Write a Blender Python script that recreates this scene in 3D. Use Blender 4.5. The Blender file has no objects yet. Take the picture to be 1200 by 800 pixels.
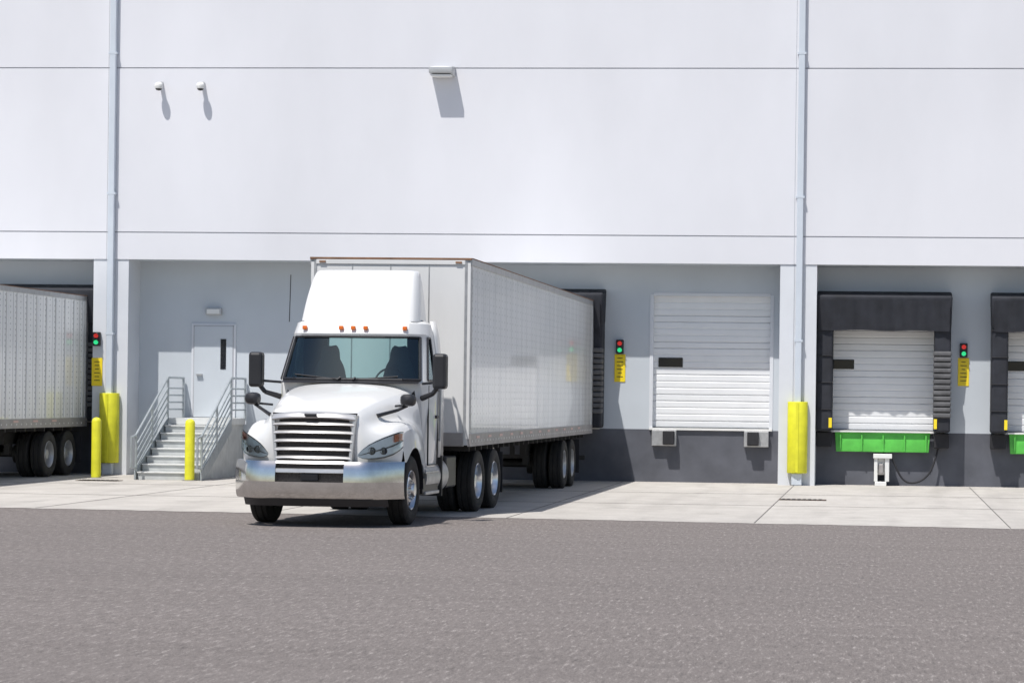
import bpy, bmesh, math, random
from mathutils import Vector, Matrix
random.seed(4)
ZOOM = None
S = bpy.context.scene
COL = S.collection
R = math.radians

# ---------------------------------------------------------------- materials
def newmat(name):
    m = bpy.data.materials.new(name); m.use_nodes = True
    nt = m.node_tree
    return m, nt, nt.nodes["Principled BSDF"]

def N(nt, t, **kw):
    n = nt.nodes.new(t)
    for k, v in kw.items(): setattr(n, k, v)
    return n

def M(nt, op, a, b=None, c=None):
    n = nt.nodes.new("ShaderNodeMath"); n.operation = op
    for i, v in enumerate((a, b, c)):
        if v is None: continue
        if isinstance(v, (int, float)): n.inputs[i].default_value = v
        else: nt.links.new(v, n.inputs[i])
    return n.outputs[0]

def mixc(nt, fac, c1, c2):
    n = nt.nodes.new("ShaderNodeMix"); n.data_type = 'RGBA'
    if isinstance(fac, (int, float)): n.inputs[0].default_value = fac
    else: nt.links.new(fac, n.inputs[0])
    for idx, v in ((6, c1), (7, c2)):
        if isinstance(v, (tuple, list)): n.inputs[idx].default_value = (*v[:3], 1)
        else: nt.links.new(v, n.inputs[idx])
    return n.outputs[2]

def noise(nt, vec, scale, detail=4, rough=.55):
    n = nt.nodes.new("ShaderNodeTexNoise")
    n.inputs["Scale"].default_value = scale; n.inputs["Detail"].default_value = detail
    n.inputs["Roughness"].default_value = rough
    nt.links.new(vec, n.inputs["Vector"]); return n.outputs["Fac"]

def ramp(nt, fac, lo, hi):
    n = nt.nodes.new("ShaderNodeMapRange")
    n.inputs[1].default_value = lo; n.inputs[2].default_value = hi
    nt.links.new(fac, n.inputs[0]); return n.outputs[0]

def mapped(nt, vec, sc):
    mp = nt.nodes.new("ShaderNodeMapping"); mp.inputs["Scale"].default_value = sc
    nt.links.new(vec, mp.inputs[0]); return mp.outputs[0]

def bump(nt, bsdf, h, strength=.3, dist=.01):
    b = nt.nodes.new("ShaderNodeBump"); b.inputs["Strength"].default_value = strength
    b.inputs["Distance"].default_value = dist
    nt.links.new(h, b.inputs["Height"]); nt.links.new(b.outputs[0], bsdf.inputs["Normal"])

def pmat(name, col, rough=.5, metal=0., var=.08, scale=3., coat=0., bmp=0., bscale=60., stretch=(1,1,1), spec=.5):
    m, nt, b = newmat(name)
    tc = N(nt, "ShaderNodeTexCoord"); mp = N(nt, "ShaderNodeMapping")
    mp.inputs["Scale"].default_value = stretch
    nt.links.new(tc.outputs["Object"], mp.inputs[0])
    f = noise(nt, mp.outputs[0], scale, 5)
    f = ramp(nt, f, .3, .7)
    c = mixc(nt, f, tuple(x*(1-var) for x in col), tuple(min(1, x*(1+var*.6)) for x in col))
    nt.links.new(c, b.inputs["Base Color"])
    b.inputs["Roughness"].default_value = rough; b.inputs["Metallic"].default_value = metal
    b.inputs["Coat Weight"].default_value = coat
    b.inputs["Specular IOR Level"].default_value = spec
    if bmp: bump(nt, b, noise(nt, tc.outputs["Object"], bscale, 3), bmp, .004)
    return m

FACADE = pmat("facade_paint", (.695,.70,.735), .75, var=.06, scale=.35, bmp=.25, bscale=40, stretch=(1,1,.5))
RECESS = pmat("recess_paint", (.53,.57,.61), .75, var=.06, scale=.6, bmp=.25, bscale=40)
PILAS = pmat("pilaster_paint", (.64,.66,.695), .75, var=.06, scale=.8, bmp=.2, bscale=40)
JOINT = pmat("joint_sealant", (.42,.43,.46), .9)
BASEG = pmat("base_paint", (.10,.105,.125), .7, var=.25, scale=1.5)
SPOUT = pmat("downspout_paint", (.56,.61,.67), .5, var=.04)
DOORW = pmat("door_white", (.76,.77,.78), .45, var=.04, scale=2)
YEL = pmat("safety_yellow", (.72,.70,.03), .5, var=.14, scale=4)
SIGNY = pmat("sign_yellow", (.90,.68,.02), .5, var=.03)
GREEN = pmat("leveler_green", (.10,.50,.07), .5, var=.15, scale=5)
BLACK = pmat("black_rubber", (.018,.018,.022), .75, var=.3, scale=6, bmp=.3, bscale=20)
PLAST = pmat("black_plastic", (.02,.02,.023), .4, var=.15)
FABR = pmat("shelter_fabric", (.020,.022,.030), .8, var=.35, scale=3, bmp=.8, bscale=5)
GFABR = pmat("shelter_grey_fabric", (.11,.11,.115), .8, var=.3, scale=5)
GALV = pmat("galvanized_steel", (.42,.46,.48), .45, .5, var=.12, scale=8)
STEP = pmat("stair_steel", (.50,.52,.52), .6, 0, var=.15, scale=4)
WHITE = pmat("truck_white_paint", (.77,.77,.76), .28, var=.02, scale=2, coat=.6)
TRW = pmat("trailer_front_white", (.72,.72,.71), .4, var=.08, scale=1.2, stretch=(1,1,.3))
CHROME = pmat("chrome", (.74,.73,.71), .12, 1., var=.14, scale=5)
ALU = pmat("polished_aluminium", (.74,.745,.75), .28, 1., var=.12, scale=8)
ALUD = pmat("dull_aluminium", (.50,.50,.50), .45, .7, var=.15, scale=8)
RAIL = pmat("trailer_rail_paint", (.36,.34,.33), .5, .3, var=.2, scale=3)
RUST = pmat("rusty_edge", (.26,.14,.08), .7, var=.3, scale=4)
DARK = pmat("chassis_dark", (.025,.024,.023), .6, var=.3, scale=5)
TIRE = pmat("tire_rubber", (.022,.021,.020), .8, var=.3, scale=8, bmp=.4, bscale=60)
INTER = pmat("cab_interior", (.035,.037,.04), .7, var=.2)
SEAT = pmat("seat_fabric", (.07,.075,.08), .85, var=.2)
MESH = pmat("grille_mesh_black", (.05,.043,.04), .5, .3, var=.5, scale=40)
AMBER = pmat("amber_lens", (.75,.16,.02), .2, var=.1)
REDL = pmat("red_lens", (.5,.02,.01), .25, var=.1)
LAMPG = pmat("lamp_grey", (.45,.46,.47), .4, .2, var=.1)
WPLATE = pmat("white_plastic", (.75,.75,.73), .4, var=.05)
GLOW = pmat("window_slot_dark", (.012,.014,.018), .08, var=.1)
IRON = pmat("cast_iron", (.08,.05,.035), .8, var=.3, scale=10)
TAPE = pmat("reflective_tape_red_white", (.62,.42,.38), .4)

def glass(name, tint, refl=.35):
    m = bpy.data.materials.new(name); m.use_nodes = True; nt = m.node_tree
    nt.nodes.clear()
    o = N(nt, "ShaderNodeOutputMaterial"); t = N(nt, "ShaderNodeBsdfTransparent"); g = N(nt, "ShaderNodeBsdfGlossy")
    t.inputs[0].default_value = (*tint, 1); g.inputs["Roughness"].default_value = .02
    g.inputs[0].default_value = (.80, .97, 1.0, 1)
    f = N(nt, "ShaderNodeFresnel"); f.inputs[0].default_value = 1.5
    mx = N(nt, "ShaderNodeMixShader")
    fac = M(nt, 'ADD', f.outputs[0], refl)
    nt.links.new(fac, mx.inputs[0]); nt.links.new(t.outputs[0], mx.inputs[1]); nt.links.new(g.outputs[0], mx.inputs[2])
    nt.links.new(mx.outputs[0], o.inputs[0]); return m
GLASS = glass("windshield_glass", (.38,.62,.65), .05)
LENS = glass("headlight_lens", (.85,.92,1.), .08)

def emis(name, col, s):
    m, nt, b = newmat(name)
    b.inputs["Base Color"].default_value = (*col, 1)
    b.inputs["Emission Color"].default_value = (*col, 1); b.inputs["Emission Strength"].default_value = s
    return m
LGREEN = emis("signal_green", (.03,.7,.25), .8)
LRED = emis("signal_red", (.8,.04,.03), .35)

# trailer side: panel seams and rivets
def trailer_side(name, base, pitch):
    m, nt, b = newmat(name)
    tc = N(nt, "ShaderNodeTexCoord"); sp = N(nt, "ShaderNodeSeparateXYZ")
    nt.links.new(tc.outputs["Object"], sp.inputs[0])
    y, z = sp.outputs[1], sp.outputs[2]
    fy = M(nt, 'FRACT', M(nt, 'DIVIDE', M(nt, 'ADD', y, 100.), pitch))
    seam = M(nt, 'LESS_THAN', fy, .04)
    a = M(nt, 'MULTIPLY', M(nt, 'SUBTRACT', M(nt, 'FRACT', M(nt, 'DIVIDE', M(nt, 'ADD', y, 100.), pitch/2)), .5), pitch/2)
    c = M(nt, 'MULTIPLY', M(nt, 'SUBTRACT', M(nt, 'FRACT', M(nt, 'DIVIDE', z, .12)), .5), .12)
    d2 = M(nt, 'ADD', M(nt, 'MULTIPLY', a, a), M(nt, 'MULTIPLY', c, c))
    riv = M(nt, 'LESS_THAN', d2, .00040)
    mp = N(nt, "ShaderNodeMapping"); mp.inputs["Scale"].default_value = (1, 1.4, .5)
    nt.links.new(tc.outputs["Object"], mp.inputs[0])
    n1 = ramp(nt, noise(nt, mp.outputs[0], 1.4, 6), .3, .7)
    col = mixc(nt, n1, tuple(x*.90 for x in base), base)
    grime = M(nt, 'MULTIPLY', ramp(nt, z, 1.9, 1.1), ramp(nt, noise(nt, mp.outputs[0], 3., 6), .35, .75))
    col = mixc(nt, M(nt, 'MULTIPLY', grime, .35), col, (.40, .37, .33))
    col = mixc(nt, M(nt, 'MULTIPLY', M(nt, 'MAXIMUM', seam, riv), .7), col, (.25, .25, .25))
    nt.links.new(col, b.inputs["Base Color"])
    b.inputs["Roughness"].default_value = .24
    b.inputs["Coat Weight"].default_value = .4
    h = M(nt, 'ADD', riv, M(nt, 'MULTIPLY', noise(nt, mp.outputs[0], 2.2, 2), 3.0))
    bump(nt, b, h, .35, .01)
    return m
TSIDE = trailer_side("trailer_side_sheet", (.86,.86,.85), .61)
TSIDE2 = trailer_side("trailer_side_sheet_ribbed", (.86,.86,.84), .61)

# asphalt
m, nt, b = newmat("asphalt"); ASPH = m
tc = N(nt, "ShaderNodeTexCoord"); v = tc.outputs["Object"]
va = mapped(nt, v, (1, .16, 1))
vb = mapped(nt, v, (1, .35, 1))
fine = ramp(nt, noise(nt, vb, 55, 2, .8), .36, .64)
g1 = noise(nt, va, 24, 3, .85)
g2 = noise(nt, vb, 11, 5, .85)
chips = ramp(nt, g1, .56, .67)
pits = ramp(nt, g1, .44, .33)
pits2 = ramp(nt, g2, .45, .36)
chips2 = ramp(nt, g2, .55, .66)
big = ramp(nt, noise(nt, v, .22, 6, .6), .35, .68)
band = ramp(nt, noise(nt, mapped(nt, v, (.05, .9, 1)), 1., 5, .65), .35, .7)
c = mixc(nt, fine, (.115,.099,.091), (.20,.174,.161))
c = mixc(nt, M(nt, 'MULTIPLY', chips2, .45), c, (.31,.28,.26))
c = mixc(nt, M(nt, 'MULTIPLY', pits2, .48), c, (.06,.051,.047))
c = mixc(nt, M(nt, 'MULTIPLY', chips, .68), c, (.42,.385,.36))
c = mixc(nt, M(nt, 'MULTIPLY', pits, .68), c, (.042,.037,.034))
c = mixc(nt, M(nt, 'MULTIPLY', big, .22), c, (.115,.102,.096))
c = mixc(nt, M(nt, 'MULTIPLY', band, .22), c, (.24,.213,.20))
nt.links.new(c, b.inputs["Base Color"]); b.inputs["Roughness"].default_value = .9
bump(nt, b, noise(nt, vb, 45, 3, .7), .6, .012)
# concrete
m, nt, b = newmat("concrete"); CONC = m
tc = N(nt, "ShaderNodeTexCoord"); v = tc.outputs["Object"]; sp = N(nt, "ShaderNodeSeparateXYZ"); nt.links.new(v, sp.inputs[0])
cell = N(nt, "ShaderNodeTexWhiteNoise", noise_dimensions='2D')
cx = M(nt, 'FLOOR', M(nt, 'DIVIDE', M(nt, 'ADD', sp.outputs[0], 1.95+390), 3.9)); cy = M(nt, 'FLOOR', M(nt, 'DIVIDE', M(nt, 'ADD', sp.outputs[1], 100.), 5.35))
cb = N(nt, "ShaderNodeCombineXYZ"); nt.links.new(cx, cb.inputs[0]); nt.links.new(cy, cb.inputs[1]); nt.links.new(cb.outputs[0], cell.inputs[0])
mott = ramp(nt, noise(nt, v, 1.3, 8, .65), .3, .72)
tr = ramp(nt, noise(nt, mapped(nt, v, (1.2, .12, 1)), 1., 5), .48, .72)
c = mixc(nt, mott, (.42,.395,.36), (.56,.53,.49))
c = mixc(nt, M(nt, 'MULTIPLY', cell.outputs[0], .28), c, (.36,.34,.315))
c = mixc(nt, M(nt, 'MULTIPLY', tr, .45), c, (.28,.26,.24))
stn = ramp(nt, noise(nt, mapped(nt, v, (.8, .5, 1)), .9, 7, .7), .59, .69)
c = mixc(nt, M(nt, 'MULTIPLY', stn, .42), c, (.17,.155,.14))
fs = ramp(nt, noise(nt, mapped(nt, v, (1, .3, 1)), 22, 4, .8), .3, .7)
c = mixc(nt, M(nt, 'MULTIPLY', fs, .22), c, (.24,.23,.22))
nt.links.new(c, b.inputs["Base Color"]); b.inputs["Roughness"].default_value = .85
bump(nt, b, fs, .2, .004)

# ---------------------------------------------------------------- mesh helpers
def empty(name, loc=(0,0,0), rz=0.):
    o = bpy.data.objects.new(name, None); o.empty_display_size = .3
    o.location = loc; o.rotation_euler = (0,0,rz); COL.objects.link(o); return o

def obj(name, verts, faces, mat, parent=None, smooth=False, bevel=0., sub=0, bseg=2):
    me = bpy.data.meshes.new(name); me.from_pydata([tuple(v) for v in verts], [], faces); me.update()
    bm = bmesh.new(); bm.from_mesh(me); bmesh.ops.recalc_face_normals(bm, faces=bm.faces); bm.to_mesh(me); bm.free()
    me.materials.append(mat)
    o = bpy.data.objects.new(name, me); COL.objects.link(o)
    if parent: o.parent = parent
    if bevel:
        md = o.modifiers.new("b", 'BEVEL'); md.width = bevel; md.segments = bseg; md.limit_method = 'ANGLE'; md.angle_limit = R(35)
    if sub:
        md = o.modifiers.new("s", 'SUBSURF'); md.levels = sub; md.render_levels = sub
    if smooth or bevel or sub:
        for p in me.polygons: p.use_smooth = True
        if smooth and not sub:
            try: me.set_sharp_from_angle(angle=R(38))
            except Exception: pass
    return o

def boxvf(x0,x1,y0,y1,z0,z1):
    v = [(x0,y0,z0),(x1,y0,z0),(x1,y1,z0),(x0,y1,z0),(x0,y0,z1),(x1,y0,z1),(x1,y1,z1),(x0,y1,z1)]
    f = [(0,3,2,1),(4,5,6,7),(0,1,5,4),(1,2,6,5),(2,3,7,6),(3,0,4,7)]
    return v, f

def box(name, x0,x1,y0,y1,z0,z1, mat, parent=None, bevel=0.):
    v, f = boxvf(x0,x1,y0,y1,z0,z1)
    o = obj(name, v, f, mat, parent, bevel=bevel)
    if bevel:
        for p in o.data.polygons: p.use_smooth = False
    return o

def boxes(name, lst, mat, parent=None, bevel=0.):
    V, F = [], []
    for b_ in lst:
        v, f = boxvf(*b_); k = len(V); V += v; F += [tuple(i+k for i in q) for q in f]
    o = obj(name, V, F, mat, parent, bevel=bevel)
    if bevel:
        for p in o.data.polygons: p.use_smooth = False
    return o

def tubevf(p, q, r, n=10, r2=None):
    p, q = Vector(p), Vector(q); d = (q-p).normalized()
    u = d.orthogonal().normalized(); w = d.cross(u); r2 = r if r2 is None else r2
    V = []
    for c_, rr in ((p, r), (q, r2)):
        for i in range(n):
            a = 2*math.pi*i/n; V.append(c_ + u*math.cos(a)*rr + w*math.sin(a)*rr)
    F = [(i, (i+1)%n, n+(i+1)%n, n+i) for i in range(n)] + [tuple(range(n-1,-1,-1)), tuple(range(n, 2*n))]
    return V, F

def tubes(name, lst, mat, parent=None, n=10):
    V, F = [], []
    for t in lst:
        v, f = tubevf(*t, n=n) if len(t) == 3 else tubevf(t[0], t[1], t[2], n, t[3])
        k = len(V); V += v; F += [tuple(i+k for i in q) for q in f]
    return obj(name, V, F, mat, parent, smooth=True)

def lathe(name, prof, c, sgn, mat, parent, n=40, axis='X'):
    V, F = [], []
    for r, a in prof:
        for i in range(n):
            t = 2*math.pi*i/n
            if axis == 'X': V.append((c[0]+a*sgn, c[1]+r*math.cos(t), c[2]+r*math.sin(t)))
            else: V.append((c[0]+r*math.cos(t), c[1]+r*math.sin(t), c[2]+a))
    for j in range(len(prof)-1):
        for i in range(n): F.append((j*n+i, j*n+(i+1)%n, (j+1)*n+(i+1)%n, (j+1)*n+i))
    return obj(name, V, F, mat, parent, smooth=True)

def grid(name, rows, mat, parent, sub=0, mirror=False, smooth=True, skip=(), closed=False, solid=0.):
    if mirror: rows = [[(-x,y,z) for x,y,z in reversed(r[1:])] + list(r) for r in rows]
    n = len(rows[0]); V = [p for r in rows for p in r]; F = []
    for j in range(len(rows)-1):
        for i in range(n if closed else n-1):
            if (j, i) in skip: continue
            F.append((j*n+i, j*n+(i+1)%n, (j+1)*n+(i+1)%n, (j+1)*n+i))
    o = obj(name, V, F, mat, parent, smooth=smooth)
    if solid:
        md = o.modifiers.new("t", 'SOLIDIFY'); md.thickness = solid; md.offset = 0
    if sub:
        md = o.modifiers.new("s", 'SUBSURF'); md.levels = sub; md.render_levels = sub
    return o

def panel(name, pts, thick, mat, parent, bevel=0.):
    n = len(pts); V = list(pts) + [(x, y+thick, z) for x,y,z in pts]
    F = [tuple(range(n)), tuple(range(2*n-1, n-1, -1))] + [(i, n+i, n+(i+1)%n, (i+1)%n) for i in range(n)]
    return obj(name, V, F, mat, parent, bevel=bevel)

# ---------------------------------------------------------------- ground
obj("ground", [(-900,-900,0),(900,-900,0),(900,900,0),(-900,900,0)], [(0,1,2,3)], ASPH)
def edge(x): return -16.1 - (x+14.4)*(1.3/16.5)
V = []
for i in range(481):
    x = -62 + i*.225
    V.append((x, edge(x)+random.uniform(-.05,.08), .004))
V += [(46, .9, .004), (-62, .9, .004)]
obj("concrete_apron_pavement", V, [tuple(range(len(V)))], CONC)
JD = pmat("pavement_joint_dark", (.16,.15,.14), .9, var=.3, scale=4)
js = []
for k in range(-12, 12):
    x = -1.95+3.9*k
    js.append((x-.010, x+.010, edge(x)+.09, .5, .005, .008))
for y in (-5.4, -10.75):
    js.append((-60, 45, y-.01, y+.01, .0055, .0085))
boxes("pavement_joint_strip", js, JD)
for cx_, cy_ in ((-1.5, -8.0), (-16.6, -3.8)):
    e = empty("drain_cover", (cx_, cy_, 0))
    box("frame", -.45, .45, -.22, .22, .006, .014, IRON, e)
    boxes("grate_bar", [(-.4+i*.1, -.34+i*.1, -.18, .18, .014, .022) for i in range(8)], DARK, e)

# ---------------------------------------------------------------- building
B = empty("warehouse_building")
XL, XR = -62, 45
g = .013
for nm, z0, z1 in (("facade_panel_low", 4.93, 5.55-g), ("facade_panel_mid", 5.55+g, 9.30-g), ("facade_panel_top", 9.30+g, 12.6)):
    box(nm, XL, XR, 0, .5, z0, z1, FACADE, B)
box("facade_core", XL+.01, XR-.01, .02, .895, 4.935, 12.55, JOINT, B)
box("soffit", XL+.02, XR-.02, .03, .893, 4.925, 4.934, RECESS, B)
box("parapet_cap", XL-.05, XR+.05, -.04, .55, 12.6, 12.68, ALUD, B)
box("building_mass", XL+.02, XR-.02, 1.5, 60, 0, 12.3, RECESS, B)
cols = [-17.63+15.72*k for k in range(-2, 4)]
for cx_ in cols:
    box("pilaster", cx_-.41, cx_+.41, .02, .897, 0, 4.927, PILAS, B)
    box("pilaster_joint", cx_-.10, cx_-.09, .012, .03, 0, 4.92, JOINT, B)
    box("facade_joint", cx_-.11, cx_-.10, -.004, .01, 4.93, 12.6, JOINT, B)
    box("downspout", cx_-.05, cx_+.09, -.13, -.006, .05, 12.4, SPOUT, B, bevel=.012)
    for zz in (3.2, 6.4, 9.6):
        box("downspout_strap", cx_-.075, cx_+.115, -.135, -.003, zz, zz+.05, SPOUT, B)
docks = [-19.54-3.9*k for k in range(5, -1, -1)] + [-7.84, -3.9, 0, 3.9, 7.8] + [18+3.9*k for k in range(4)]
DW, DZ0, DZ1 = 1.36, 1.24, 4.27
pieces = []; x = XL
for dx in docks:
    pieces.append((x, dx-DW, .9, 1.3, 0, 4.95))
    pieces.append((dx-DW, dx+DW, .9, 1.3, DZ1, 4.95))
    pieces.append((dx-DW, dx+DW, .9, 1.3, 0, DZ0))
    x = dx+DW
pieces.append((x, XR, .9, 1.3, 0, 4.95))
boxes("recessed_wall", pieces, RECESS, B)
bp = [(-14.45, -2.32, .894, .899, .0, 1.2), (-1.50, 13.2, .894, .899, 0, 1.2), (-40, -18.1, .894, .899, 0, 1.2)]
boxes("painted_base_band", bp, BASEG, B)
for dx in docks:
    prof = []; z = DZ0+.01; k = 0
    while z < DZ1-.16:
        gdep = .03 if k % 4 == 0 else .014
        prof += [(z, gdep), (z+.018, 0), (z+.128, 0), (z+.146, gdep)]
        z += .15; k += 1
    V, F = [], []
    for z, dp in prof:
        V += [(dx-DW, 1.02+dp, z), (dx+DW, 1.02+dp, z)]
    for i in range(len(prof)-1): F.append((2*i, 2*i+1, 2*i+3, 2*i+2))
    obj("sectional_door", V, F, DOORW, B)
    box("door_header", dx-DW, dx+DW, 1.0, 1.1, DZ1-.14, DZ1, DOORW, B)
    boxes("door_window", [(dx-1.22, dx-.66, 1.0, 1.03, 2.62, 2.84)], GLOW, B, bevel=.02)
    boxes("door_frame", [(dx-DW-.05, dx-DW+.03, .885, 1.05, DZ0, DZ1), (dx+DW-.03, dx+DW+.05, .885, 1.05, DZ0, DZ1), (dx-DW+.03, dx+DW-.03, .885, 1.0, DZ1-.03, DZ1+.04)], PILAS, B)
    box("door_sill", dx-DW-.04, dx+DW+.04, .84, 1.0, DZ0-.05, DZ0, WPLATE, B)

box("personnel_door_frame", -15.97, -14.93, .86, .9, 1.335, 3.50, PILAS, B)
box("personnel_door", -15.90, -15.0, .845, .88, 1.34, 3.44, RECESS, B, bevel=.004)
box("door_vision_glass", -15.28, -15.15, .838, .85, 2.45, 3.15, GLOW, B)
box("door_lever", -15.84, -15.70, .79, .845, 2.3, 2.34, ALUD, B)
boxes("door_gap", [(-15.925,-15.90,.852,.856,1.34,3.46),(-15.0,-14.975,.852,.856,1.34,3.46),(-15.925,-14.975,.852,.856,3.44,3.465)], JOINT, B)

def shelter(dx, top=4.38):
    e = empty("dock_shelter", (dx, 0, 0))
    for s in (-1, 1):
        x0, x1 = sorted((s*1.13, s*1.50))
        box("side_pad", x0, x1, .28, .892, 1.22, top-.30, FABR, e, bevel=.05)
        if s > 0:
            lst = []; z = 1.55
            while z < 3.0:
                lst.append((x0-.015, x1+.015, .22, .60, z, z+.105)); z += .125
            boxes("wear_pleat", lst, GFABR, e, bevel=.03)
        else:
            boxes("pad_fold", [(x0-.01, x1+.01, .255, .30, z, z+.02) for z in (1.7, 2.3, 2.9, 3.5)], BLACK, e, bevel=.008)
        boxes("guide_stripe", [(s*1.17-.035, s*1.17+.035, .225, .24, 1.30, 1.52)], SIGNY, e)
    V = [(-1.52,.892,top),(1.52,.892,top),(1.52,.14,top-.13),(-1.52,.14,top-.13),(-1.50,.24,top-.84),(1.50,.24,top-.84),(1.50,.892,top-.78),(-1.50,.892,top-.78)]
    F = [(0,1,2,3),(3,2,5,4),(4,5,6,7),(1,6,5,2),(0,3,4,7)]
    obj("head_curtain", V, F, FABR, e, bevel=.04)
    V, F = [], []
    n = 40
    for i in range(n+1):
        x = -1.46+2.92*i/n; y = .13+.014*math.sin(i*1.7)+.012*math.sin(i*.6)
        V += [(x, y, top-.22), (x, y+.05, top-.60), (x, y+.09, top-.90-.008*math.sin(i*.37))]
    for i in range(n):
        F.append((3*i,3*i+3,3*i+4,3*i+1)); F.append((3*i+1,3*i+4,3*i+5,3*i+2))
    obj("curtain_skirt", V, F, FABR, e, smooth=True)
    return e
for dx in (-19.54, -7.84, 0, 3.9, 7.8): shelter(dx)

def leveler(dx):
    e = empty("dock_leveler", (dx, 0, 0))
    panel("lip_plate", [(-1.04,.70,.76),(1.04,.70,.76),(1.07,.74,1.20),(-1.07,.74,1.20)], .05, GREEN, e, bevel=.01)
    box("top_edge", -1.10, 1.10, .66, .80, 1.20, 1.235, WPLATE, e)
    boxes("lip_rib", [(-.96+i*.48, -.93+i*.48, .672, .71, .78, 1.14) for i in range(5)], GREEN, e)
    for s in (-1, 1):
        box("bumper", s*1.32-.17, s*1.32+.17, .62, .892, .86, 1.2, BLACK, e, bevel=.02)
    r = [(-.16,.10,.45,.893,.0,.10), (-.18,-.10,.50,.893,.1,.70), (.06,.16,.50,.893,.1,.70), (-.10,.06,.60,.893,.25,.70), (-.2,.22,.46,.893,.62,.72)]
    boxes("vehicle_restraint", r, WPLATE, e, bevel=.012)
    box("restraint_hook", -.07, .03, .40, .6, .28, .5, RAIL, e, bevel=.02)
    box("control_box", 1.16, 1.40, .80, .892, .92, 1.19, PLAST, e, bevel=.02)
    box("control_label", 1.22, 1.34, .79, .80, 1.0, 1.1, SIGNY, e)
    cu = bpy.data.curves.new("cable", 'CURVE'); cu.dimensions = '3D'; cu.bevel_depth = .022
    sp_ = cu.splines.new('BEZIER'); pts = [((.2,.7,.66),(.3,.62,.5)), ((.62,.62,.08),(.85,.6,.06)), ((1.15,.7,.5),(1.25,.75,.8)), ((1.26,.78,.95),(1.27,.8,1.0))]
    sp_.bezier_points.add(3)
    for i, (c_, h) in enumerate(pts):
        bpnt = sp_.bezier_points[i]; bpnt.co = c_; bpnt.handle_right = h
        bpnt.handle_left = tuple(2*a-b_ for a, b_ in zip(c_, h))
    o = bpy.data.objects.new("cable", cu); o.data.materials.append(BLACK); COL.objects.link(o); o.parent = e
for dx in (0, 3.9, 7.8): leveler(dx)
e = empty("dock_bumper_set", (-3.9, 0, 0))
for s in (-1, 1):
    box("bracket", s*1.05-.28, s*1.05+.28, .76, .892, .83, 1.185, ALUD, e, bevel=.01)
    x0 = s*1.05-.02 if s < 0 else s*1.05-.20
    box("bumper_block", x0, x0+.26, .64, .77, .86, 1.17, BLACK, e, bevel=.02)

def signal(x, yw, z):
    e = empty("dock_signal_light", (x, yw, z))
    box("housing", -.085, .085, -.10, 0, -.16, .16, PLAST, e, bevel=.015)
    for zz, mt, in ((.075, LRED), (-.075, LGREEN)):
        V, F = tubevf((0,-.13,zz), (0,-.09,zz), .05, 20); obj("lens", V, F, mt, e, smooth=True)
        V, F = tubevf((0,-.19,zz+.01), (0,-.10,zz+.01), .062, 20)
        obj("visor", V, [F[i] for i in range(20) if V[i].z > zz+.02], PLAST, e, smooth=True)
def sign(x, yw, z0, z1, w=.25):
    e = empty("warning_sign", (x, yw, (z0+z1)/2)); h = (z1-z0)/2
    box("plate", -w/2, w/2, -.012, 0, -h, h, SIGNY, e, bevel=.003)
    l = []; zz = h-.09
    while zz > -h+.06:
        ww = w/2-.05-random.random()*.035
        l.append((-ww, ww, -.015, -.0125, zz-.006, zz+.010)); zz -= .085
    boxes("lettering", l, BLACK, e)
signal(-17.93, .018, 3.10); sign(-17.93, .018, 2.03, 2.67)
for x in (-5.99, 1.80, 5.7):
    signal(x, .898, 3.07); sign(x, .898, 2.27, 2.9)

e = empty("wall_light", (-9.98, 0, 9.20))
V = [(-.27,-.42,-.06),(.27,-.42,-.06),(.27,0,-.11),(-.27,0,-.11),(-.27,-.42,.09),(.27,-.42,.09),(.27,0,.13),(-.27,0,.13)]
obj("housing", V, [(0,3,2,1),(4,5,6,7),(0,1,5,4),(1,2,6,5),(2,3,7,6),(3,0,4,7)], LAMPG, e, bevel=.02)
box("lens", -.22, .22, -.38, -.08, -.125, -.09, WPLATE, e)
for x in (-16.5, -15.53):
    e = empty("security_camera", (x, 0, 8.88))
    V, F = tubevf((0,-.20,.02), (0,0,.06), .05, 14); obj("bracket", V, F, LAMPG, e, smooth=True)
    lathe("dome", [(0,-.13),(.05,-.12),(.08,-.08)], (0,-.22,0), 1, GLOW, e, 18, 'Z')
    lathe("dome_housing", [(.08,-.08),(.09,-.05),(.095,.0),(.085,.03),(.05,.06),(0,.065)], (0,-.22,0), 1, WPLATE, e, 18, 'Z')
e = empty("emergency_exit_light", (-15.45, .9, 3.78))
box("housing", -.19, .19, -.12, 0, -.08, .09, LAMPG, e, bevel=.03)
box("lens", -.15, .15, -.128, -.12, -.05, .05, WPLATE, e)

def bollard(x, y, h=1.3, r=.105):
    e = empty("bollard", (x, y, 0))
    lathe("post", [(r,0),(r,h-.06),(r*.93,h-.02),(r*.7,h+.01),(r*.35,h+.03),(0,h+.035)], (0,0,0), 1, YEL, e, 28, 'Z')
    lathe("footing", [(r+.06,0),(r+.06,.012),(r,.02)], (0,0,0), 1, JD, e, 24, 'Z')
bollard(-17.2, -2.2); bollard(-14.9, -2.9)
bollard(-32.4, -2.2)
for cx_ in cols:
    e = empty("downspout_guard", (cx_, 0, 0))
    V, F = [], []; n = 16
    for z in (.28, 1.87):
        for i in range(n+1):
            a = math.pi*i/n
            V.append((.02-.225*math.cos(a), -.06-.19*math.sin(a), z))
        V.append((.245, -.004, z)); V.append((-.205, -.004, z))
    k = n+3
    F = [(i,i+1,k+i+1,k+i) for i in range(k-1)] + [(k-1,0,k,2*k-1), tuple(range(k,2*k)), tuple(range(k-1,-1,-1))]
    obj("guard_shell", V, F, YEL, e, bevel=.012)
    box("guard_rib", -.012, .05, -.262, -.24, .30, 1.85, YEL, e, bevel=.005)
    box("downspout_boot", -.10, .13, -.18, -.007, .006, .279, SPOUT, e, bevel=.02)

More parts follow.
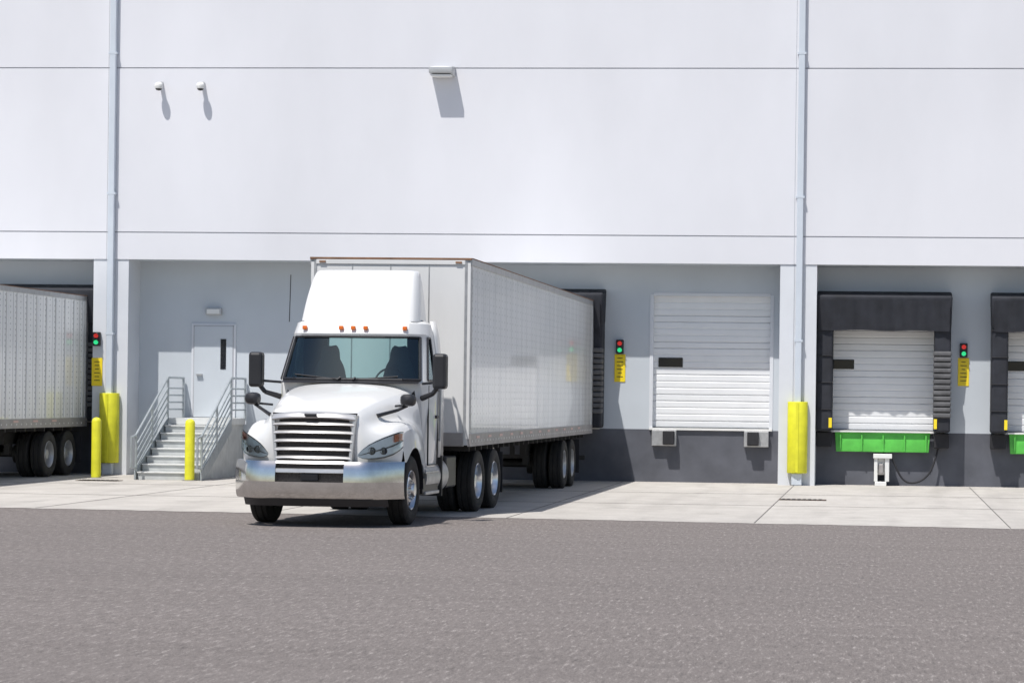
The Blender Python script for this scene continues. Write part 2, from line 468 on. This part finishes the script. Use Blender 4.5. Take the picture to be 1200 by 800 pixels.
e = empty("exterior_staircase", (0,0,0))
SX0, SX1, Y0, Y1, H = -16.12, -14.70, -2.75, -.40, 1.32
nst = 8; rise = H/nst; run = (Y1-Y0)/(nst-1)
st = []
for i in range(nst-1):
    st.append((SX0+.03, SX1-.03, Y0+i*run, Y0+(i+1)*run+.001*i, .006, rise*(i+1)-.02))
boxes("step_body", st, STEP, e)
TRD = pmat("stair_tread_light", (.62,.63,.62), .6, var=.12, scale=6)
boxes("tread", [(SX0+.02, SX1-.02, Y0+i*run-.03, Y0+(i+1)*run-.035, rise*(i+1)-.018, rise*(i+1)+.012) for i in range(nst-1)], TRD, e, bevel=.004)
box("landing", SX0+.01, SX1+.02, Y1-.02, .84, 1.18, H+.005, TRD, e)
box("landing_wall", SX0+.06, SX1-.03, Y1+.02, .83, .006, 1.179, STEP, e)
def zz(y): return H*(y-Y0)/(Y1-Y0)+.06
for s, x in ((-1, SX0-.02), (1, SX1+.02)):
    V = [(x-.02,Y0-.05,.01),(x-.02,Y0+.2,.01),(x-.02,Y1,H-.28),(x-.02,Y1,H+.03),(x-.02,Y0-.05,.18)]
    V += [(a+.04,b_,c_) for a,b_,c_ in V]
    obj("stringer", V, [(0,1,2,3,4),(9,8,7,6,5),(0,5,6,1),(1,6,7,2),(2,7,8,3),(3,8,9,4),(4,9,5,0)], GALV, e)
    t = []
    for h in (.20,.36,.52,.68,.92):
        rr = .026 if h > .9 else .020
        t.append(((x, Y0-.02, h+.04), (x, Y1, H+h), rr))
        t.append(((x, Y1, H+h), (x, .82, H+h), rr))
    t.append(((x, Y0-.02, .96), (x, Y0-.34, .92), .026)); t.append(((x, Y0-.34, .92), (x, Y0-.34, .28), .026)); t.append(((x, Y0-.34, .28), (x, Y0-.02, .26), .02))
    for y in (Y0, Y0+(Y1-Y0)*.5, Y1, .82):
        zb = H if y >= Y1 else max(.01, zz(y)-.2)
        t.append(((x, y, zb-.05), (x, y, (H+.92) if y >= Y1 else H*(y-Y0)/(Y1-Y0)+.95), .027))
    tubes("handrail", t, GALV, e)

# ---------------------------------------------------------------- wheels
TP = [(.285,-.12),(.32,-.138),(.38,-.15),(.44,-.148),(.485,-.132),(.505,-.112),(.508,-.06),(.495,-.055),(.495,-.045),(.508,-.04),(.51,0),
      (.508,.04),(.495,.045),(.495,.055),(.508,.06),(.505,.112),(.485,.132),(.44,.148),(.38,.15),(.32,.138),(.285,.12)]
def wheel(par, x, y, sgn, kind, rimmat):
    lathe("tire", TP, (x, y, .508), 1, TIRE, par, 48)
    if kind == 'steer':
        pr = [(.292,.128),(.285,.135),(.272,.12),(.262,.085),(.25,.06),(.20,.085),(.175,.11),(.165,.112),(.10,.115),(.095,.17),(.085,.185),(0,.19)]
        hr, ha = .215, .082; lr, la = .135, .115
    else:
        pr = [(.292,.128),(.285,.135),(.275,.12),(.262,.04),(.25,-.035),(.22,-.06),(.165,-.075),(.12,-.075),(.115,.06),(.10,.085),(0,.09)]
        hr, ha = .215, -.055; lr, la = .145, -.07
    lathe("rim", pr, (x, y, .508), sgn, rimmat, par, 48)
    V, F = [], []; VL, FL = [], []
    for i in range(10):
        a = 2*math.pi*i/10
        p = Vector((x+sgn*(ha-.02), y+hr*math.cos(a), .508+hr*math.sin(a)))
        v, f = tubevf(p, p+Vector((sgn*.028,0,0)), .026, 12); k = len(V); V += v; F += [tuple(j+k for j in q) for q in f]
        a += .31
        p = Vector((x+sgn*(la-.01), y+lr*math.cos(a), .508+lr*math.sin(a)))
        v, f = tubevf(p, p+Vector((sgn*.05,0,0)), .015, 6); k = len(VL); VL += v; FL += [tuple(j+k for j in q) for q in f]
    obj("hand_hole", V, F, DARK, par); obj("lug_nut", VL, FL, ALU, par)

def dual_axle(par, xc, y, rimmat):
    for s in (-1, 1):
        wheel(par, xc+s*1.10, y, s, 'dual', rimmat)
        lathe("inner_tire", TP, (xc+s*.765, y, .508), 1, TIRE, par, 36)
        lathe("brake_drum", [(.0,-.2),(.2,-.2),(.21,0),(0,0)], (xc+s*.66, y, .508), s, DARK, par, 20)
    tubes("axle", [((xc-1.05,y,.508),(xc+1.05,y,.508),.075)], DARK, par)

# ---------------------------------------------------------------- trailers
def trailer(cx_, yrear, length, axles, side, ribs=False):
    e = empty("semi_trailer", (cx_, yrear, 0))
    W = 1.295; L = -length; ZB, ZT = 1.10, 4.08
    box("body", -W+.006, W-.006, L+.004, 0, ZB+.12, ZT-.06, TRW, e)
    for s in (-1, 1):
        x0, x1 = sorted((s*(W-.004), s*(W+.003)))
        box("side_skin", x0, x1, L+.10, -.10, ZB+.20, ZT-.10, side, e)
        x0, x1 = sorted((s*(W-.03), s*(W+.018)))
        box("bottom_rail", x0, x1, L+.02, -.01, ZB, ZB+.20, RAIL, e)
        box("top_rail", x0, x1, L+.02, -.01, ZT-.11, ZT, ALUD, e, bevel=.01)
        x0, x1 = sorted((s*(W-.05), s*(W+.016)))
        box("rear_post", x0, x1, -.12, .01, ZB, ZT+.002, ALUD, e)
        l = []; y = L+.2
        xo, xo2 = sorted((s*(W+.018), s*(W+.024)))
        while y < -.1: l.append((xo, xo2, y-.016, y+.016, ZB+.065, ZB+.10)); y += .30
        boxes("rail_bolt", l, WPLATE, e)
        xo, xo2 = sorted((s*(W+.019), s*(W+.025)))
        boxes("reflector_tape", [(xo, xo2, y0, y0+.3, ZB+.125, ZB+.165) for y0 in [L+.6+1.2*k for k in range(int(length/1.2)-1)]], TAPE, e)
        if ribs:
            l = []; y = L+.6
            xo, xo2 = sorted((s*(W+.0025), s*(W+.022)))
            while y < -.3: l.append((xo, xo2, y-.03, y+.03, ZB+.22, ZT-.13)); y += .61
            boxes("side_post", l, TRW, e, bevel=.006)
        V, F = [], []; n = 8; r = .11
        for z in (ZB+.02, ZT-.02):
            for i in range(n+1):
                a = math.pi/2*i/n
                V.append((s*(W+.012-r+r*math.sin(a)), L-.006+r-r*math.cos(a), z))
        F = [(i,i+1,n+1+i+1,n+1+i) for i in range(n)]
        obj("nose_corner_post", V, F, ALUD if not ribs else TRW, e, smooth=True)
    boxes("front_seam", [(x-.008, x+.008, L-.004, L+.006, ZB+.15, ZT-.1) for x in (-.62, 0, .62)], ALUD, e)
    box("front_top_rail", -W+.09, W-.09, L-.014, L+.06, ZT-.10, ZT-.02, TRW, e, bevel=.01)
    box("front_bottom_rail", -W+.09, W-.09, L-.02, L+.06, ZB, ZB+.22, RAIL, e, bevel=.01)
    boxes("roof_edge", [(-W-.01, W+.01, L-.016, L+.05, ZT-.019, ZT+.012), (W-.02, W+.022, L+.051, .01, ZT+.001, ZT+.014), (-W-.022, -W+.02, L+.051, .01, ZT+.001, ZT+.014)], RUST, e)
    box("roof", -W+.021, W-.021, L+.051, 0, ZT-.06, ZT+.006, TRW, e)
    boxes("marker_lamp", [(x-.05, x+.05, L-.03, L-.014, ZT-.075, ZT-.045) for x in (-1.1, 1.1)], RUST, e)
    box("gladhand_box", -.35, .35, L-.03, L-.02, ZB+.25, ZB+.42, ALUD, e)
    boxes("cross_member", [(-W+.05, W-.05, y, y+.05, ZB-.08, ZB+.05) for y in [L+.3+.6*k for k in range(int(length/.6)-1)]], DARK, e)
    box("floor_underside", -W+.03, W-.03, L+.05, -.02, ZB+.05, ZB+.115, DARK, e)
    ya = sum(axles)/2
    boxes("slider_frame", [(-.55,-.43,ya-1.6,ya+1.3,.72,1.02),(.43,.55,ya-1.6,ya+1.3,.72,1.02)], DARK, e)
    boxes("hanger", [(s*.5-.06, s*.5+.06, y-.1, y+.1, .5, .75) for s in (-1,1) for y in (ya-1.2, ya, ya+1.2)], DARK, e)
    for a in axles: dual_axle(e, 0, a, ALUD)
    for s in (-1, 1):
        box("mud_flap", s*1.0-.3, s*1.0+.3, ya+1.27, ya+1.285, .28, 1.0, BLACK, e)
        yl = L+3.0+1.9
        boxes("landing_leg", [(s*.85-.06, s*.85+.06, yl-.06, yl+.06, .42, 1.08), (s*.85-.045, s*.85+.045, yl-.045, yl+.045, .22, .42), (s*.85-.13, s*.85+.13, yl-.13, yl+.13, .19, .22)], ALUD, e)
    tubes("leg_brace", [((-.85,yl,.55),(.85,yl,.55),.025), ((-.85,yl,.5),(-.4,yl+.8,1.05),.022), ((.85,yl,.5),(.4,yl+.8,1.05),.022)], DARK, e)
    box("rear_guard", -1.15, 1.15, -.10, -.01, .5, .6, DARK, e)
    boxes("rear_guard_strut", [(s*.5-.05, s*.5+.05, -.1, -.02, .6, 1.1) for s in (-1,1)], DARK, e)
    return e
trailer(-7.84, .24, 16.45, (-4.2, -2.9), TSIDE)
trailer(-19.54, .24, 16.2, (-2.3, -1.02), TSIDE2, True)

# ---------------------------------------------------------------- tractor
T = empty("semi_truck", (-7.84, -14.0, 0), R(-2.5))
hood = [
 [(0,-6.10,.90),(.36,-6.10,.90),(.60,-6.14,.90),(.69,-6.16,.90),(.80,-6.11,.90),(.98,-6.01,.90),(1.13,-5.87,.90),(1.18,-5.74,.90)],
 [(0,-6.12,1.25),(.36,-6.12,1.25),(.60,-6.19,1.22),(.70,-6.20,1.2),(.81,-6.14,1.17),(.99,-6.03,1.15),(1.145,-5.87,1.12),(1.19,-5.74,1.08)],
 [(0,-6.26,1.66),(.36,-6.25,1.655),(.61,-6.21,1.60),(.68,-6.17,1.46),(.80,-6.10,1.37),(.99,-5.98,1.34),(1.14,-5.80,1.30),(1.20,-5.72,1.12)],
 [(0,-6.20,1.73),(.37,-6.19,1.725),(.64,-6.13,1.67),(.73,-6.05,1.50),(.84,-5.97,1.42),(1.01,-5.84,1.42),(1.155,-5.70,1.36),(1.205,-5.68,.92)],
 [(0,-5.85,1.82),(.40,-5.84,1.815),(.71,-5.80,1.75),(.81,-5.72,1.54),(.90,-5.66,1.48),(1.04,-5.60,1.49),(1.18,-5.56,1.42),(1.21,-5.55,.92)],
 [(0,-5.45,1.91),(.43,-5.45,1.905),(.78,-5.42,1.83),(.89,-5.36,1.60),(.96,-5.32,1.53),(1.07,-5.30,1.53),(1.195,-5.28,1.46),(1.22,-5.30,1.12)],
 [(0,-5.0,1.99),(.47,-5.0,1.985),(.86,-4.98,1.90),(.96,-4.96,1.65),(1.01,-4.95,1.54),(1.09,-4.95,1.51),(1.195,-4.95,1.43),(1.22,-4.97,1.16)],
 [(0,-4.60,2.06),(.50,-4.60,2.05),(.93,-4.56,1.96),(1.02,-4.53,1.70),(1.06,-4.52,1.52),(1.11,-4.52,1.40),(1.19,-4.53,1.28),(1.21,-4.54,.95)],
 [(0,-4.40,2.09),(.52,-4.38,2.08),(.98,-4.28,1.99),(1.07,-4.22,1.70),(1.09,-4.22,1.50),(1.12,-4.22,1.28),(1.18,-4.28,1.05),(1.20,-4.38,.62)],
]
grid("hood_and_fenders", hood, WHITE, T, sub=2, mirror=True)
box("engine_bay_filler", -.62, .62, -6.0, -4.3, .75, 1.55, DARK, T)
for s in (-1, 1):
    V, F = [], []; n = 14
    for x in (s*.62, s*1.185):
        for i in range(n+1):
            a = math.pi*i/n*1.0
            V.append((x, -5.05+.66*math.cos(a), .50+.66*math.sin(a)))
    F = [(i,i+1,n+2+i,n+1+i) for i in range(n)]
    obj("wheel_well_liner", V, F, PLAST, T, smooth=True)
    wheel(T, s*1.03, -5.05, s, 'steer', ALU)
tubes("front_axle", [((-1,-5.05,.48),(1,-5.05,.48),.08)], DARK, T)

def gy(x): return -6.345+.13*(x/.6)**2
def gshape(z): return .56+.065*(z-.90)/.74
rows = []
for z in (.92, 1.1, 1.3, 1.5, 1.635):
    w = gshape(z); rows.append([(w*t, gy(w*t)+.045, z) for t in (-1,-.66,-.33,0,.33,.66,1)])
grid("grille_backing", rows, MESH, T)
GBAR = pmat("grille_satin_silver", (.62,.61,.60), .38, .75, var=.1, scale=8)
def slat(z, h, dep, name="grille_bar", mat=CHROME, drop=0.):
    w = gshape(z)-.01; rws = []
    for dz, dy in ((-h/2,.01),(-h*.42,-dep*.9),(-h*.25,-dep),(h*.2,-dep*.72),(h/2,0.005)):
        rws.append([(w*t, gy(w*t)+.03+dy, z+dz-drop*abs(t)**3) for t in [i/6 for i in range(-6,7)]])
    grid(name, rws, mat, T)
for z in (1.005, 1.125, 1.245, 1.365, 1.485): slat(z, .058, .06, drop=.012, mat=GBAR)
slat(1.60, .095, .065, "grille_header", GBAR, .035)
slat(.915, .05, .04, "grille_sill")
for s in (-1, 1):
    rws = []
    for z in (.90, 1.1, 1.3, 1.5, 1.60):
        w = gshape(z)
        rws.append([(s*(w-.045), gy(w)+.04, z), (s*(w-.04), gy(w)-.03, z), (s*(w+.005), gy(w)-.03, z), (s*(w+.02), gy(w)+.07, z)])
    grid("grille_side_trim", rws, GBAR, T)
boxes("grille_emblem", [(-.09,.09,-6.415,-6.38,1.585,1.625)], PLAST, T, bevel=.01)

def by(x):
    a = abs(x)
    return -6.45+.05*(a/.7)**2 if a < .7 else -6.40+.53*((a-.7)/.55)**1.8
def bx(i, n=40): return -1.25+2.50*i/n
def bstrip(name, prof, xr, mat):
    rws = [[(x, by(x)+dy, z) for x in xr] for z, dy in prof]
    return grid(name, rws, mat, T, smooth=True)
xs = [bx(i) for i in range(41)]
bstrip("chrome_bumper_lower", [(.40,.10),(.41,.05),(.45,.012),(.52,-.008),(.60,-.018),(.652,-.020)], xs, CHROME)
for s in (-1, 1):
    xr = [s*(.50+.75*i/14) for i in range(15)]
    bstrip("chrome_bumper_wing", [(.6522,-.020),(.72,-.018),(.82,-.008),(.90,.014),(.945,.05),(.95,.12)], xr, CHROME)
    rws = [[(s*(.50+.0), by(.5)+dy, z), (s*.47, by(.47)+.09, z)] for z, dy in [(.655,.0),(.82,-.01),(.945,.05)]]
    grid("bumper_inner_return", rws, CHROME, T)
xc_ = [-.5+i*.05 for i in range(21)]
bstrip("bumper_center_ledge", [(.6522,-.020),(.658,.06)], xc_, CHROME)
bstrip("bumper_center_mesh", [(.655,.06),(.93,.06)], xc_, MESH)
bstrip("bumper_center_bar", [(.775,.05),(.785,.0),(.835,.01),(.845,.05)], xc_, GBAR)
bstrip("bumper_center_upper_bar", [(.905,.06),(.91,.01),(.95,.03),(.955,.08)], xc_, GBAR)
box("radar_sensor", -.13, .13, -6.44, -6.39, .675, .77, GLOW, T, bevel=.01)
box("bumper_underside", -.85, .85, -6.28, -5.95, .44, .92, DARK, T)
bstrip("lower_valance", [(.30,.14),(.41,.06)], xs[3:-3], PLAST)

def hy(x):
    pts = [(.62,-6.225),(.70,-6.20),(.81,-6.14),(.99,-6.03),(1.145,-5.87),(1.20,-5.72)]
    for (a,ya_),(b_,yb) in zip(pts, pts[1:]):
        if x <= b_: return ya_+(yb-ya_)*(x-a)/(b_-a)
    return -5.72
for s in (-1, 1):
    top = [(.66,1.05),(.72,1.12),(.80,1.19),(.90,1.25),(1.0,1.30),(1.10,1.345),(1.17,1.375),(1.20,1.375)]
    bot = [(.66,1.02),(.72,.99),(.80,.98),(.90,.985),(1.0,1.00),(1.10,1.04),(1.17,1.10),(1.20,1.15)]
    def rr(off, k): return [[(s*x, hy(x)+off, zt+(zb-zt)*t) for (x,zt),(_,zb) in zip(top,bot)] for t in k]
    K = (0,.25,.5,.75,1)
    grid("headlight_housing", rr(-.025, K), ALU, T)
    grid("headlight_surround", rr(-.03, (.0,.07)) , PLAST, T)
    grid("headlight_lower_trim", rr(-.032, (.93,1.0)) , PLAST, T)
    grid("headlight_divider", rr(-.031, (.52,.60)) , PLAST, T)
    for x, r in ((.84,.058),(.99,.055)):
        y = hy(x)-.035
        ring_ = [[(s*x+r_*math.cos(2*math.pi*i/20), y-d_, 1.10+r_*math.sin(2*math.pi*i/20)) for i in range(20)] for r_, d_ in ((r,0),(r*.85,.02),(r*.7,.0),(r*.3,.015),(.001,.018))]
        grid("projector_lens", ring_, GLOW, T, closed=True)
    grid("turn_signal", [[(s*x, hy(x)-.045, z) for x, z in ((1.12,1.33),(1.17,1.35),(1.195,1.35))], [(s*x, hy(x)-.045, z) for x, z in ((1.12,1.22),(1.17,1.24),(1.195,1.25))]], AMBER, T)
    grid("headlight_lens", rr(-.075, K), LENS, T)

def ring(z, yf, xs_, yb, bow=1.):
    h = [(0,yf),(.48,yf+.025*bow),(.82,yf+.10*bow),(xs_-.07,yf+.26*bow),(xs_,yf+.40*bow),(xs_,yb-.28),(xs_,yb-.05),(xs_-.06,yb),(.62,yb)]
    r = [(x,y,z) for x,y in h] + [(-x,y,z) for x,y in reversed(h[1:])]
    return r
levels = [(.62,-4.22,1.10,-3.2),(1.5,-4.30,1.135,-3.2),(2.06,-4.42,1.135,-3.2),(2.13,-4.40,1.13,-3.2),(2.78,-4.06,1.04,-3.2),(2.83,-4.10,1.03,-3.2),(2.99,-4.02,1.0,-3.2),(3.045,-3.86,.93,-3.24),(3.06,-3.6,.6,-3.4)]
rows = [ring(*l_) for l_ in levels]
nr = len(rows[0])
skip = set()
for j in (3,):
    for i in (0,1,2, nr-1,nr-2,nr-3): skip.add((j,i))
    skip.add((j,4)); skip.add((j,nr-5))
    skip.add((j,8)); 
o = grid("cab_shell", rows, WHITE, T, closed=True, skip=skip, solid=.02)
o.modifiers.new("b", 'BEVEL').width = .012; o.modifiers[-1].segments = 2; o.modifiers[-1].limit_method = 'ANGLE'
obj("cab_roof_cap", rows[-1], [tuple(range(nr))], WHITE, T)
a, b_ = rows[3], rows[4]
ix = [-3,-2,-1,0,1,2,3]
def lerp(p, q, t): return tuple(p[k]+(q[k]-p[k])*t for k in range(3))
grid("windshield", [[lerp(a[i], b_[i], t) for i in ix] for t in (0,.5,1)], GLASS, T)
for sgn_, (i0, i1) in ((1,(4,5)), (-1,(nr-5,nr-4))):
    grid("side_window", [[lerp(a[i], b_[i], t) for i in (i0,i1)] for t in (0,1)], GLASS, T)
def off(p, d): return (p[0]*1.002, p[1]-d, p[2])
gt = []
for i, k in zip(ix[:-1], ix[1:]):
    gt.append((off(a[i],.012), off(a[k],.012), .024)); gt.append((off(b_[i],.012), off(b_[k],.012), .018))
gt.append((off(a[-3],.012), off(b_[-3],.012), .022)); gt.append((off(a[3],.012), off(b_[3],.012), .022))
tubes("windshield_gasket", gt, PLAST, T, n=8)
grid("cowl", [[(a[i][0], a[i][1]-.16, 2.075) for i in ix], [(a[i][0], a[i][1]-.03, 2.12) for i in ix], [(a[i][0], a[i][1]+.02, 2.12) for i in ix]], PLAST, T)
tubes("wiper", [((-.15,-4.43,2.13),(-.85,-4.28,2.20),.011), ((.10,-4.43,2.13),(.75,-4.30,2.18),.011), ((-.15,-4.46,2.12),(-.10,-4.42,2.16),.018),((.1,-4.46,2.12),(.12,-4.42,2.16),.018)], PLAST, T, n=6)
for s in (-1, 1):
    x0, x1 = sorted((s*1.130, s*1.152))
    boxes("door_seam", [(x0,x1,-3.95,-3.938,.85,2.05),(x0,x1,-3.32,-3.308,.85,2.05),(x0,x1,-3.95,-3.31,.84,.852)], DARK, T)
    x0, x1 = sorted((s*1.14, s*1.175))
    box("door_handle", x0, x1, -3.50, -3.36, 1.55, 1.60, PLAST, T, bevel=.01)
    tubes("window_trim", [((s*1.137,-4.0,2.13),(s*1.137,-3.48,2.13),.018),((s*1.047,-3.66,2.78),(s*1.047,-3.48,2.78),.016),((s*1.14,-4.0,2.13),(s*1.047,-3.66,2.78),.022),((s*1.14,-3.48,2.13),(s*1.047,-3.48,2.78),.016)], PLAST, T, n=8)
    tubes("grab_handle", [((s*1.17,-3.26,1.2),(s*1.17,-3.26,2.0),.018),((s*1.13,-3.26,1.22),(s*1.17,-3.26,1.22),.015),((s*1.13,-3.26,1.98),(s*1.17,-3.26,1.98),.015)], ALUD, T)
box("dashboard", -1.0, 1.0, -4.22, -3.95, 1.75, 2.14, INTER, T, bevel=.05)
box("cab_floor", -1.08, 1.08, -4.2, -3.22, .66, .70, INTER, T)
box("rear_wall_lining", -1.08, 1.08, -3.235, -3.215, .7, 2.12, INTER, T)
box("rear_wall_lining_upper_l", -1.02, -.64, -3.235, -3.215, 2.12, 2.8, INTER, T)
box("rear_wall_lining_upper_r", .64, 1.02, -3.235, -3.215, 2.12, 2.8, INTER, T)
box("headliner", -.78, .78, -3.92, -3.25, 2.80, 2.84, SEAT, T)
for s in (-1, 1):
    box("seat_base", s*.55-.27, s*.55+.27, -3.85, -3.4, 1.35, 1.55, SEAT, T, bevel=.06)
    grid("seat_back", [[(s*.55+x*w, -3.42+.06*abs(x)+(z-1.5)*.08-.06, z) for x in (-1,-.8,-.3,0,.3,.8,1)] for z, w in ((1.5,.25),(1.9,.27),(2.2,.26),(2.38,.20),(2.43,.14),(2.55,.14),(2.62,.11),(2.635,.05))], SEAT, T, solid=.12, sub=1)
n = 24
tubes("steering_wheel", [((.52+.22*math.cos(2*math.pi*i/n), -3.9+.10*math.sin(2*math.pi*i/n), 2.12+.19*math.sin(2*math.pi*i/n)), (.52+.22*math.cos(2*math.pi*(i+1)/n), -3.9+.10*math.sin(2*math.pi*(i+1)/n), 2.12+.19*math.sin(2*math.pi*(i+1)/n)), .016) for i in range(n)], PLAST, T, n=6)
for x in (-.78, -.19, 0, .19, .78):
    yb_ = -4.105+ (.025*abs(x)/.48 if abs(x) < .48 else .025+.075*(abs(x)-.48)/.34)
    box("marker_light", x-.035, x+.035, yb_-.025, yb_+.03, 2.885, 2.945, AMBER, T, bevel=.012)
def fr(z, yf, w, yb=-3.0, c=.16):
    h = [(0,yf),(w*.5,yf+.015),(w-c,yf+.05),(w-c*.4,yf+.09),(w-.015,yf+.20),(w-.01,yf+.34),(w-.05,yb-.1),(w-.06,yb)]
    return [(-x,y,z) for x,y in reversed(h[1:])] + [(x,y,z) for x,y in h]
fa = [fr(3.02,-3.92,.93),fr(3.04,-3.91,.93),fr(3.25,-3.83,.91),fr(3.45,-3.74,.885),fr(3.62,-3.64,.86),fr(3.77,-3.53,.83),fr(3.815,-3.47,.81),fr(3.825,-3.36,.76)]
grid("roof_fairing", fa, WHITE, T, sub=2, solid=.015)
obj("fairing_top", [(-.70,-3.34,3.815),(.70,-3.34,3.815),(.70,-3.02,3.820),(-.70,-3.02,3.820)], [(0,1,2,3)], WHITE, T)
tubes("fairing_strut", [((s*.6,-3.1,3.03),(s*.6,-3.1,3.75),.03) for s in (-1,1)], DARK, T)
for s in (-1, 1):
    grid("side_extender", [[(s*1.13,-3.2,z),(s*1.135,-3.05,z),(s*1.13,-2.88,z)] for z in (.95,2.0)] + [[(s*1.04,-3.2,2.8),(s*1.05,-3.05,2.8),(s*1.05,-2.88,2.8)],[(s*.99,-3.2,3.05),(s*.99,-3.05,3.05),(s*.99,-2.88,3.05)]], WHITE, T, solid=.02)
for s in (-1, 1):
    cx2 = s*1.42; cy2 = -4.38
    o = box("mirror_head", cx2-.105, cx2+.105, cy2-.10, cy2+.10, 2.0, 2.53, PLAST, T, bevel=.045)
    box("mirror_glass", cx2-.085, cx2+.085, cy2+.10, cy2+.105, 2.2, 2.49, CHROME, T)
    tubes("mirror_arm", [((s*1.40,cy2+.02,2.06),(s*1.30,cy2+.05,1.93),.035,.035),((s*1.30,cy2+.05,1.93),(s*1.10,-4.18,1.86),.035,.045),((s*1.38,cy2+.02,2.10),(s*1.10,-4.15,2.08),.02,.02)], PLAST, T)
    rws = []
    for t_, k_ in ((-.105,.01),(-.10,.4),(-.085,.8),(-.04,1),(.02,1),(.06,.85),(.07,.01)):
        rws.append([(s*1.17+.115*k_*math.copysign(abs(math.cos(q))**.7, math.cos(q)), -5.35+t_, 1.83+.09*k_*math.copysign(abs(math.sin(q))**.7, math.sin(q))) for q in [2*math.pi*i/16 for i in range(16)]])
    grid("hood_mirror_head", rws, PLAST, T, closed=True)
    tubes("hood_mirror_arm", [((s*1.15,-5.33,1.75),(s*1.02,-5.42,1.68),.024,.024),((s*1.02,-5.42,1.68),(s*.80,-5.72,1.60),.024,.030),((s*1.14,-5.30,1.76),(s*.93,-5.15,1.74),.018,.018)], PLAST, T)
tubes("antenna", [((-1.03,-4.0,3.0),(-1.03,-3.95,3.72),.008)], PLAST, T, n=6)
boxes("frame_rail", [(-.47,-.39,-5.95,1.35,.72,1.0),(.39,.47,-5.95,1.35,.72,1.0)], DARK, T)
boxes("frame_crossmember", [(-.39,.39,y,y+.1,.78,.95) for y in (-5.8,-4.0,-2.5,-1.2,.6,1.2)], DARK, T)
for s in (-1, 1):
    V, F = tubevf((s*.86,-4.05,.66), (s*.86,-2.55,.66), .30, 28); obj("fuel_tank", V, F, ALUD, T, smooth=True)
    x0, x1 = sorted((s*.66, s*1.17))
    boxes("cab_step", [(x0,x1,-4.15,-3.25,.40,.45),(x0,x1,-4.15,-3.25,.72,.76)], ALUD, T, bevel=.01)
    box("battery_box", min(s*.55,s*1.1), max(s*.55,s*1.1), -2.45, -1.75, .45, .95, PLAST, T, bevel=.03)
    boxes("side_fairing_black", [(min(s*1.10,s*1.14),max(s*1.10,s*1.14),-4.25,-3.22,.42,.66)], PLAST, T, bevel=.01)
    box("tank_strap", s*.86-.31, s*.86+.31, -3.1, -3.04, .35, .97, DARK, T)
    box("mud_flap", s*.95-.3, s*.95+.3, 1.28, 1.295, .25, .95, BLACK, T)
box("deck_plate", -.6, .6, -3.1, -1.4, 1.0, 1.02, ALUD, T)
V = [(-.48,-.45,1.10),(.48,-.45,1.10),(.48,.35,1.05),(.2,.5,1.02),(-.2,.5,1.02),(-.48,.35,1.05)]
panel("fifth_wheel", V, .02, DARK, T)
box("fifth_wheel_base", -.45, .45, -.4, .35, .98, 1.04, DARK, T)
box("transmission_mass", -.35, .35, -4.6, -2.9, .5, .95, DARK, T)
for y in (-.65, .68): dual_axle(T, 0, y, ALU)
for i, x in enumerate((-.2, 0, .2)):
    tubes("air_line", [((x,-3.15,1.9),(x*.7,-2.9,1.35),.015),((x*.7,-2.9,1.35),(x*.5,-2.5,1.35),.015),((x*.5,-2.5,1.35),(x*.5,-2.22,1.45),.015)], (REDL, PLAST, PLAST)[i], T, n=6)
tubes("exhaust_stack", [((-.75,-2.95,1.0),(-.75,-2.95,3.0),.065)], ALU, T, n=16)

# ---------------------------------------------------------------- light
trav = Vector((.52, 1., -2.33)).normalized()
sd = bpy.data.lights.new("sun", 'SUN'); sd.energy = 5.0; sd.angle = R(.53); sd.color = (1, .965, .92)
so = bpy.data.objects.new("sun", sd); so.rotation_euler = trav.to_track_quat('-Z', 'Y').to_euler(); so.location = (-10,-20,40); COL.objects.link(so)
w = bpy.data.worlds.new("World"); S.world = w; w.use_nodes = True; nt = w.node_tree
sk = nt.nodes.new("ShaderNodeTexSky"); sk.sky_type = 'NISHITA'; sk.sun_disc = False
sk.sun_elevation = math.asin(-trav.z); sk.sun_rotation = math.atan2(-trav.x, -trav.y)
sk.air_density = 1.0; sk.dust_density = 1.2
bg = nt.nodes["Background"]; bg.inputs[1].default_value = .11
nt.links.new(sk.outputs[0], bg.inputs[0])

# ---------------------------------------------------------------- camera
cd = bpy.data.cameras.new("camera"); cam = bpy.data.objects.new("camera", cd); COL.objects.link(cam)
cd.sensor_width = 36; cd.lens = 2870/1200*36
cd.clip_end = 3000; cd.clip_start = .5
cd.shift_x = -(783.6-600)/1200; cd.shift_y = 67/1200
yaw, roll = R(5.0), R(.72)
rot = Matrix.Rotation(yaw, 4, 'Z') @ Matrix.Rotation(R(90), 4, 'X') @ Matrix.Rotation(roll, 4, 'Z')
cam.matrix_world = Matrix.Translation((0, -54.7, 1.9)) @ rot
if ZOOM:
    zx, zy, k = ZOOM
    cd.lens *= k; cd.shift_x = (zx-783.6)/1200*k; cd.shift_y = (467-zy)/1200*k
cd.dof.use_dof = not ZOOM; cd.dof.focus_distance = 38; cd.dof.aperture_fstop = 6.3
S.camera = cam
S.view_settings.view_transform = 'Standard'; S.view_settings.look = 'None'; S.view_settings.exposure = 0
